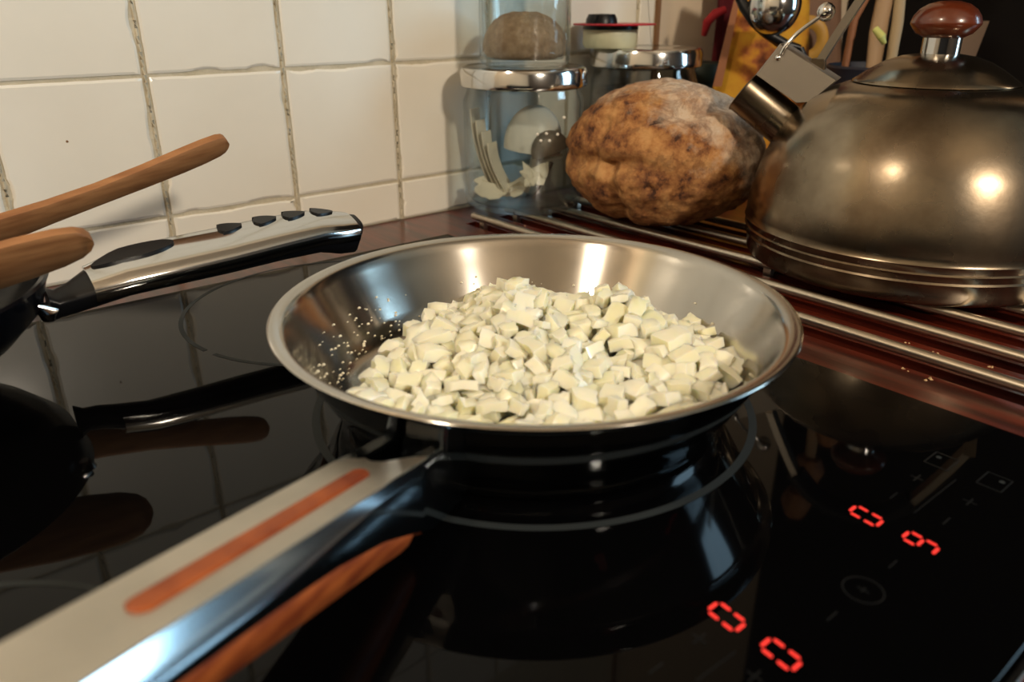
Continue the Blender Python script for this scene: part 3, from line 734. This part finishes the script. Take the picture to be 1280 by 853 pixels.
V, F = tube([(c2[0], c2[1], .045), (c2[0]-.010, c2[1]+.012, zf+.0025)], [.004, .0025], 12, flat=.5); link('handle', V, F, M_mesh, ms)
def sheet(name, label, pts, ht, mat_, wob=0, th=.0006, cat='paper', group=None):
    # a curved strip: pts are (x, y, z) along, ht the vector across
    n = len(pts); loops = []
    P = [Vector(q) for q in pts]
    for i, q in enumerate(P):
        t_ = (P[min(i+1, n-1)]-P[max(i-1, 0)]).normalized(); nn = t_.cross(Vector(ht)).normalized()*th
        h_ = Vector(ht)+Vector((0, 0, wob*math.sin(i*2.1)))
        loops.append([q-nn, q+h_*.5-nn+nn*2*wob*300, q+h_-nn, q+h_+nn, q+h_*.5+nn, q+nn])
    o = MB().loft(loops).build(name, mat_, smooth=60); tag(o, label, cat, group); return o
right = Vector((.63, -.775, 0))
jc = Vector((J1[0], J1[1], 0))
for k in range(4):
    q0 = -.046+.0062*k; pts = []
    for i in range(9):
        f = i/8; off = q0+.017*f*f+.002*f; z = lerp(.088-.009*k, zf+.006, f)
        pts.append(jc+right*off-view*(.009+.005*k)+Vector((0, 0, z)))
    sheet('paper_filter', ['outermost curved cream paper filter against the left wall of the large jar', 'second curved cream paper filter in the large jar', 'third curved cream paper filter in the large jar', 'innermost curved cream paper filter beside the white scoop'][k], pts, view*.016+right*.004, M_paper, cat='paper', group='paper filters standing in the large jar')
def crumple(name, label, px, w_, h_, seed):
    V = []; F = []; n = 8; m_ = 5
    for q in (0, 1):
        for i in range(n+1):
            for j in range(m_+1):
                u, v = i/n-.5, j/m_-.5
                d = Vector((noise.noise(Vector((u*4, v*4, seed))), noise.noise(Vector((u*4, v*4, seed+9))), noise.noise(Vector((u*4, v*4, seed+5)))))*.007
                V.append(px+right*u*w_+view*(v*h_*.7)+Vector((0, 0, v*h_*.55+abs(u)*.004-q*.0009))+d)
    k = (n+1)*(m_+1)
    for i in range(n):
        for j in range(m_):
            a = i*(m_+1)+j; F.append((a, a+m_+1, a+m_+2, a+1)); F.append((k+a, k+a+1, k+a+m_+2, k+a+m_+1))
    bd = [i*(m_+1) for i in range(n+1)]+[n*(m_+1)+j for j in range(1, m_+1)]+[i*(m_+1)+m_ for i in range(n-1, -1, -1)]+[j for j in range(m_-1, 0, -1)]
    for a, b in zip(bd, bd[1:]+bd[:1]): F.append((a, b, b+k, a+k)[::-1])
    o = link(name, V, F, M_paper, None, 25); return tag(o, label, 'paper')
crumple('paper_scrap', 'long crumpled cream paper strip lying on the bottom of the large jar', jc+right*(-.018)-view*.020+Vector((0, 0, zf+.011)), .046, .020, 2.2)
crumple('paper_scrap', 'folded cream paper corner below the grey slotted spoon in the jar', jc+right*.014-view*.030+Vector((0, 0, zf+.026)), .020, .022, 7.7)

J0 = (0.2930, -0.0660); zb0 = .1240
j0 = jar('sugar_jar', 'clear glass jar of brown grains standing on the lid of the large jar', J0, .0385, zb0, .235)
lidpart(j0, J0, .0395, .232, .247)
V = []; F = []
prof = [(.001, .0060), (.026, .0062), (.0325, .0080), (.0355, .0120), (.0356, .0180), (.0345, .0230), (.0315, .0290), (.0260, .0350), (.0190, .0395), (.0100, .0425), (.001, .0432)]
V, F = lathe(prof, (J0[0], J0[1], zb0), 64)
V = [Vector(v)+Vector((0, 0, .0018*noise.noise(Vector(v)*90)+.0012*noise.noise(Vector(v)*260) if v[2] > zb0+.02 else 0)) for v in V]
o = link('grain_fill', V, F, M_grain, None, 60); tag(o, 'brown granular heap filling the lower part of the upper clear jar', 'grain', kind='stuff')

J2 = (0.4540, -0.0610)
j2 = jar('storage_jar', 'dark-filled glass jar with steel lid behind the bread', J2, .0525, ZR, .120)
lidpart(j2, J2, .0548, .1165, .1345)
V, F = lathe([(.001, .0065), (.045, .0065), (.0485, .011), (.0488, .088), (.046, .092), (.001, .094)], (J2[0], J2[1], ZR), 64)
o = link('dark_beans', V, F, M_bean, None, 60); tag(o, 'dark dry contents filling the steel-lidded jar behind the bread', 'beans', kind='stuff')
c3 = atd(762, 60, .800); zt = .1340
cj = thing('cream_pot', 'small pot of cream-coloured contents with a black and red lid standing on the rear jar', 'pot', (c3.x, c3.y, zt))
V, F = lathe([(.001, .0004), (.0235, .0004), (.0255, .003), (.0258, .0150), (.0245, .0172), (.001, .0172)], (c3.x, c3.y, zt), 64); link('body', V, F, M_cream, cj)
V, F = lathe([(.001, .0168), (.0262, .0168), (.0262, .0205), (.001, .0205)], (c3.x, c3.y, zt), 64); link('lid', V, F, M_black, cj)
c4 = atd(768, 30, .800); V, F = lathe([(.001, .0205), (.0385, .0205), (.0390, .0212), (.0385, .0220), (.001, .0220)], (c4.x, c4.y, zt), 64); link('red_rim', V, F, M_redp, cj)
c5 = atd(752, 25, .800); V, F = lathe([(.0150, .0220), (.0145, .0260), (.0125, .0300), (.001, .0305)], (c5.x, c5.y, zt), 32); link('knob', V, F, M_black, cj)
bk = atd(722, 50, .830)
# dark green tin beyond the rear jar
gt = atd(874, 70, .935)
t = thing('green_tin', 'dark green tin between the rear jar and the red cloth', 'tin', (gt.x, gt.y-.002, ZC))
V, F = lathe([(.001, 0), (.027, 0), (.0275, .002), (.0275, .110), (.001, .112)], (gt.x, gt.y-.002, ZC), 48); link('body', V, F, M_green, t)
V, F = lathe([(.0280, .100), (.0285, .101), (.0285, .118), (.027, .120), (.001, .120)], (gt.x, gt.y-.002, ZC), 48); link('lid', V, F, M_green, t)

# ------------------------------------------------------------------ behind the kettle
# red cloth hanging on the wall
V = []; F = []; nx, nz = 40, 24; Yw = -0.018
for q in (0, 1):
    for i in range(nx+1):
        for j in range(nz+1):
            f = i/nx; gz = j/nz; x = lerp(0.600, 0.790, f)+.010*(1-gz); z = lerp(0.03, 0.34, gz)
            y = Yw-.009*math.sin(f*23+gz*1.5)-.005*math.sin(f*51+gz*4)-q*.0015
            V.append((x, y, z))
k = (nx+1)*(nz+1)
for i in range(nx):
    for j in range(nz):
        a = i*(nz+1)+j; F.append((a, a+1, a+nz+2, a+nz+1)); F.append((k+a, k+a+nz+1, k+a+nz+2, k+a+1))
for i in range(nx):
    a = i*(nz+1); F.append((a, a+nz+1, a+nz+1+k, a+k)); a += nz; F.append((a, a+k, a+nz+1+k, a+nz+1))
for j in range(nz):
    a = j; F.append((a, a+k, a+1+k, a+1)); a = nx*(nz+1)+j; F.append((a, a+1, a+1+k, a+k))
rc = thing('tea_towel', 'dark crimson cloth hanging on the wall behind the yellow packet', 'cloth', (.69, -.04, .03))
link('cloth', V, F, M_red, rc, 80)
V, F = tube([(.66, -.0006, .345), (.66, -.035, .345), (.66, -.040, .352)], .003, 10); link('hook', V, F, M_chrome, rc)
V, F = tube([atd(880, 44, .945), atd(884, 28, .94), atd(894, 17, .94), atd(906, 12, .945)], [.003, .005, .005, .004], 12); link('bright_fold', V, F, mat('bright_red_fold', (0.36, .012, .02), .8), rc, 80)  # brighter red fold of the cloth, built as a separate tube

def slab(name, corners, depth, mat_, parent=None, dirv=view, bulge=0, n=8, smooth=50):
    # four picture corners (top-left, top-right, bottom-right, bottom-left) -> padded slab with real thickness
    TL, TR, BR, BL = corners; V = []; F = []
    for q in (0, 1):
        for i in range(n+1):
            for j in range(n+1):
                u, v = i/n, j/n; p_ = (TL*(1-u)+TR*u)*(1-v)+(BL*(1-u)+BR*u)*v
                bb = depth*.5+bulge*(math.sin(PI*u)*math.sin(PI*v))**.6 + .0015*noise.noise(p_*60)*(1 if bulge else 0)
                V.append(p_+dirv*(bb if q else -bb))
    k = (n+1)**2
    for i in range(n):
        for j in range(n):
            a = i*(n+1)+j; F.append((a, a+1, a+n+2, a+n+1)); F.append((k+a, k+a+n+1, k+a+n+2, k+a+1))
    for i in range(n):
        a = i*(n+1); F.append((a, a+n+1, a+n+1+k, a+k)); a += n; F.append((a, a+k, a+n+1+k, a+n+1))
        a = i; F.append((a, a+k, a+1+k, a+1)); a = n*(n+1)+i; F.append((a, a+1, a+1+k, a+k))
    return link(name, V, F, mat_, parent, smooth)
def down(p_, z): return Vector((p_.x, p_.y, z))
TL, TR = atd(928, -40, .875), atd(1012, -40, .90); BL, BR = atd(890, 112, .845), atd(1010, 112, .875)
def toz(a, b, z): return a+(b-a)*((z-a.z)/(b.z-a.z))
pk = thing('food_packet', 'yellow printed food packet leaning behind the spout of the kettle', 'packet', toz((TL+TR)/2, (BL+BR)/2, ZC))
slab('bag', [TL, TR, toz(TR, BR, ZC+.001), toz(TL, BL, ZC+.001)], .006, M_packet, pk, bulge=.012, n=14)
slab('side_fold', [atd(920, -10, .845), atd(927, -10, .845), atd(902, 108, .83), atd(891, 108, .83)], .002, mat('orange_fold', (.24, .08, .022), .5), pk)
# second packet
pp = thing('food_packet', 'pale pinkish packet with an ochre ring behind the kettle lever', 'packet', down(atd(1022, 60, .99), ZC))
TL, TR = atd(1000, -60, .98), atd(1052, -60, 1.0); BL, BR = atd(985, 120, .98), atd(1050, 120, 1.0)
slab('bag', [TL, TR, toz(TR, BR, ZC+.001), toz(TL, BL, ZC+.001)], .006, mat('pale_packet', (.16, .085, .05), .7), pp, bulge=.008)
q = atd(1008, 50, .955); e2_ = Vector((0, 0, 1))
V = []; F = []
for i in range(32):
    a = 2*PI*i/32
    for j in range(8):
        b = 2*PI*j/8; rr_ = .0165+.006*math.cos(b); V.append(q+right*(rr_*math.cos(a))+e2_*(rr_*1.1*math.sin(a))-view*(.002*math.sin(b)))
        F.append((i*8+j, ((i+1) % 32)*8+j, ((i+1) % 32)*8+(j+1) % 8, i*8+(j+1) % 8))
link('printed_ring', V, F, mat('ochre', (.50, .27, .04), .5), pp)

# chrome ladle leaning in front of the yellow packet
q = atd(968, 4, .80)
ldl = thing('ladle', 'shiny chrome ladle bowl with dark rim in front of the yellow packet', 'ladle', down(q, ZC))
dome(q, .0235, .0235, .028, Matrix.Rotation(math.radians(158), 3, (right.x, right.y, 0)) @ Matrix.Rotation(0, 3, 'Z'), 0, PI/2, 40, 14).build('bowl', M_chrome, ldl, 60)
V, F = tube([atd(922, -8, .80), atd(930, 8, .797), atd(944, 28, .795), atd(962, 44, .795), atd(984, 56, .797), atd(1000, 60, .80)], [.004, .005, .005, .0045, .004, .003], 12)
link('rim', V, F, M_black, ldl)
V, F = tube([atd(938, 26, .803), atd(955, 42, .803), atd(975, 56, .803), atd(992, 68, .803)], .0033, 10); link('wooden_strip', V, F, M_knob, ldl)
V, F = tube([atd(1000, 60, .80), atd(1012, 90, .80), toz(atd(1012, 90, .80), atd(1030, 150, .80), ZC+.002)], .0035, 10); link('handle', V, F, M_black, ldl)

# crock of wooden spoons
cr_ = atd(1102, 90, .845)
crock = thing('utensil_crock', 'dark navy crock holding wooden utensils behind the kettle', 'crock', (cr_.x, cr_.y, ZC))
V, F = lathe([(.001, 0), (.042, 0), (.046, .004), (.050, .060), (.048, .118), (.050, .124), (.0475, .126), (.0455, .122), (.0455, .06), (.042, .008), (.001, .008)], (cr_.x, cr_.y, ZC), 64)
link('body', V, F, M_navy, crock, 50)
for i, (a, b, r_, lb) in enumerate((((1068, 24), (1098, -30), .0055, 'slim tan wooden spoon handle leaning left in the navy crock'), ((1098, 40), (1112, -30), .0085, 'broad pale wooden spoon handle in the middle of the navy crock'), ((1122, 28), (1128, -30), .0055, 'short pale wooden spoon handle nearest the kettle knob'))):
    A = atd(*a, .835); B = atd(*b, .84); d_ = (B-A).normalized(); bot_ = A-d_*((A.z-(ZC+.012))/d_.z)
    bot_ = Vector((lerp(bot_.x, cr_.x, .6), lerp(bot_.y, cr_.y, .6), ZC+.012))
    hd = (.07, .125, .18)[i]
    sp = thing('wooden_spoon', lb, 'spoon', bot_, 'wooden spoons in the navy crock')
    V, F = tube([bot_, A, B, B+d_*hd], [r_*.6, r_, r_*.9, r_*.7], 12, flat=.6); link('handle', V, F, mat('pale_wood_%d' % i, ((.22, .09, .04), (.34, .22, .12), (.32, .23, .12))[i], .6), sp, 60)
    V, F = lathe([(.001, -.02), (.012, -.016), (.018, 0), (.012, .018), (.001, .024)], B+d_*(hd+.01), 20); link('spoon_head', V, F, M_spoonwood, sp)
q = atd(1100, 42, .815); V, F = tube([atd(1094, 36, .815), atd(1102, 46, .812), atd(1105, 54, .815)], [.003, .0038, .0022], 12)
o = link('clip', V, F, mat('lime', (.50, .52, .16), .5)); tag(o, 'small lime green and white clip on the rim of the crock', 'clip')
q = atd(1211, 47, .90)
jg = thing('beige_carton', 'beige carton standing in the dark right of the kettle knob', 'carton', down(q, ZC))
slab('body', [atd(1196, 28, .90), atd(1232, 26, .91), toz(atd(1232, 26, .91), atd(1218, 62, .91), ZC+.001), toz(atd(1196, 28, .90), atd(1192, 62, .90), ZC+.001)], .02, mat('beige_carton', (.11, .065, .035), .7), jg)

# ------------------------------------------------------------------ black pot with wooden tools, left
PX = Vector((-0.205, -0.155, 0)); 
pot = thing('saucepan', 'black round saucepan at the left edge with a steel-topped handle reaching over the hob', 'saucepan', (PX.x, PX.y, 0))
V, F = lathe([(.001, .0008), (.030, .0008), (.040, .003), (.060, .011), (.080, .024), (.093, .037), (.0965, .048), (.0985, .0520), (.0975, .0532), (.0950, .0522), (.0915, .041), (.078, .028), (.058, .016), (.036, .008), (.001, .006)], PX, 128)
link('body', V, F, M_blackgloss, pot, 50)
def hq(x, dy, dz): return Vector((x, -0.172+dy, dz))
# long handle: black underside
xs_ = [(-.112, .0385, .006, .010), (-.108, .0365, .007, .007), (-.101, .0380, .008, .0075), (-.092, .0410, .011, .008), (-.075, .0445, .014, .008), (-.050, .0460, .015, .0085), (-.02, .0470, .015, .009), (.01, .0485, .0145, .0095), (.035, .0490, .0135, .0105), (.050, .0470, .0125, .0125), (.060, .0455, .0105, .0125), (.0640, .0470, .007, .008)]
tilt = math.radians(20)
def tl(dy, dz): return dy*math.cos(tilt)-dz*math.sin(tilt), dy*math.sin(tilt)+dz*math.cos(tilt)
loops = []
for x, zc_, hw, hh in xs_:
    lp = []
    for j in range(20):
        a = 2*PI*j/20; dy = hw*abs(math.cos(a))**.7*(1 if math.cos(a) > 0 else -1); dz = hh*abs(math.sin(a))**.8*(1 if math.sin(a) > 0 else -1)
        dz *= .35 if dz > 0 else 1.45
        a_, b_ = tl(dy, dz); lp.append(hq(x, a_, zc_+b_))
    loops.append(lp)
ph = MB().loft([list(reversed(l)) for l in loops]).build('handle', M_black, pot, 60)
# steel cover on top with rolled front edge
loops = []
for x, zc_, hw, hh in xs_[3:-1]:
    lp = []
    sec = [(-1.06, -.0042), (-1.10, -.0010), (-1.02, .0026), (-.86, .0042), (-.4, .0052), (.1, .0054), (.6, .0048), (.95, .0036), (1.02, .0026), (.6, .0030), (0, .0036), (-.85, .0020), (-.97, -.0034)]
    for s_, dz in sec:
        a_, b_ = tl(s_*hw, dz); lp.append(hq(x, a_, zc_+b_))
    loops.append(lp)
cover = MB().loft([list(reversed(l)) for l in loops]).build('steel_cover', M_chrome, ph, 50)
def inlay(name, x0, x1, s0, s1, shape='oval'):
    n = 24; loops = []
    def pt(x, s, up):
        zc_ = interp([(a[0], a[1]) for a in xs_], x); hw = interp([(a[0], a[2]) for a in xs_], x)
        a_, b_ = tl(s*hw, .0056-.0018*max(0, s-.1)+up); return hq(x, a_, zc_+b_)
    for up in (-.003, .0009, .0011):
        lp = []
        for j in range(n):
            a = 2*PI*j/n; xx = (x0+x1)/2+(x1-x0)/2*math.cos(a); s_ = (s0+s1)/2+(s1-s0)/2*math.sin(a)
            if shape == 'crescent': s_ = (s0+s1)/2+(s1-s0)/2*math.sin(a)*(1-.5*math.cos(a)*.8); xx += (x1-x0)*(.18 if math.cos(a) < -.6 else 0)
            lp.append(pt(xx, s_, up))
        loops.append(lp)
    MB().loft(loops).build(name, M_black, ph, 40)
inlay('grip_inlay', -.089, -.046, .02, .90)
for x in (-.015, .006, .024, .042): inlay('grip_inlay', x-.0085, x+.0085, .35, .98, 'crescent')
V, F = tube([(-.118, -.206, .046), (-.1175, -.2065, .042), (-.118, -.206, .038)], [.003, .0045, .003], 12); link('rivet', V, F, M_chrome, pot)  # chrome bump put in for the bright highlight on the pot's side

# wooden spoon: flat handle, rising out of the pan
def paddle(name, label, axis, wid, th, up=Vector((0, 0, 1)), hole=None, side=None):
    # axis: list of (point, half width); side vector across
    loops = []
    for i, (P_, hw) in enumerate(axis):
        P_ = Vector(P_); t_ = (Vector(axis[min(i+1, len(axis)-1)][0])-Vector(axis[max(i-1, 0)][0])).normalized()
        n_ = (side.cross(t_)).normalized(); s_ = t_.cross(n_).normalized()*-1
        if n_.z < 0: n_ = -n_
        e = min(hw*.35, .0012)
        loops.append([P_+s_*(hw-e)-n_*th, P_+s_*hw-n_*(th-e*.7), P_+s_*hw+n_*(th-e*.7), P_+s_*(hw-e)+n_*th, P_-s_*(hw-e)+n_*th, P_-s_*hw+n_*(th-e*.7), P_-s_*hw-n_*(th-e*.7), P_-s_*(hw-e)-n_*th])
    return loops
side = Vector((0.10, -0.62, 0.78)).normalized()
T = Vector((0.0045, -.130, .0975)); A0 = Vector((-.120, -.130, .0655)); dd = (A0-T).normalized(); LL = (A0-T).length
ax_ = []
for f, hw in ((0, .0010), (.008, .0046), (.022, .0068), (.05, .0082), (.12, .0090), (.22, .0090), (.4, .0082), (.6, .0076), (.8, .0082), (1.0, .0100), (1.2, .0105), (1.45, .0105), (1.7, .016), (1.85, .022), (2.0, .022), (2.15, .012), (2.17, .002)):
    ax_.append((T+dd*LL*f+Vector((0, 0, -.0015*math.sin(min(f, 1)*PI))), hw))
sp = thing('wooden_spoon', 'long wooden spoon with a hole in its handle end, rising from the black saucepan', 'spoon', A0)
MB().loft(paddle('h', '', ax_, 0, .0027, side=side)).build('handle', M_spoonwood, sp, 40)
# hanging hole: dark oval socket
hc = T+dd*LL*.155; t_ = dd; n_ = side.cross(t_).normalized(); n_ = n_ if n_.z > 0 else -n_; s_ = t_.cross(n_)
loops = [[hc+t_*(.0055*k*math.cos(2*PI*j/20))+s_*(.0018*k*math.sin(2*PI*j/20))+n_*u for j in range(20)] for u, k in ((-.002, 1), (.00246, 1), (.00250, .9))]
MB().loft(loops).build('hanging_hole', M_black, sp, 40)
side2 = Vector((0.05, -0.66, 0.75)).normalized()
T2 = Vector((-.0945, -.215, .0745)); d2 = Vector((-1, .06, -.16)).normalized(); ax_ = []
for f, hw in ((0, .0020), (.002, .0070), (.006, .0105), (.014, .0130), (.028, .0145), (.045, .0150), (.07, .0140), (.10, .012), (.14, .011), (.165, .012), (.17, .010)):
    ax_.append((T2+d2*f, hw))
st_ = MB().loft(paddle('s', '', ax_, 0, .0026, side=side2)).build('wooden_spatula', M_spoonwood, smooth=40)
tag(st_, 'broad flat wooden spatula end lying across the black saucepan at the left edge', 'spatula')
bpy.context.view_layer.update()
for o in bpy.data.objects:
    if '_o' in o: del o['_o']
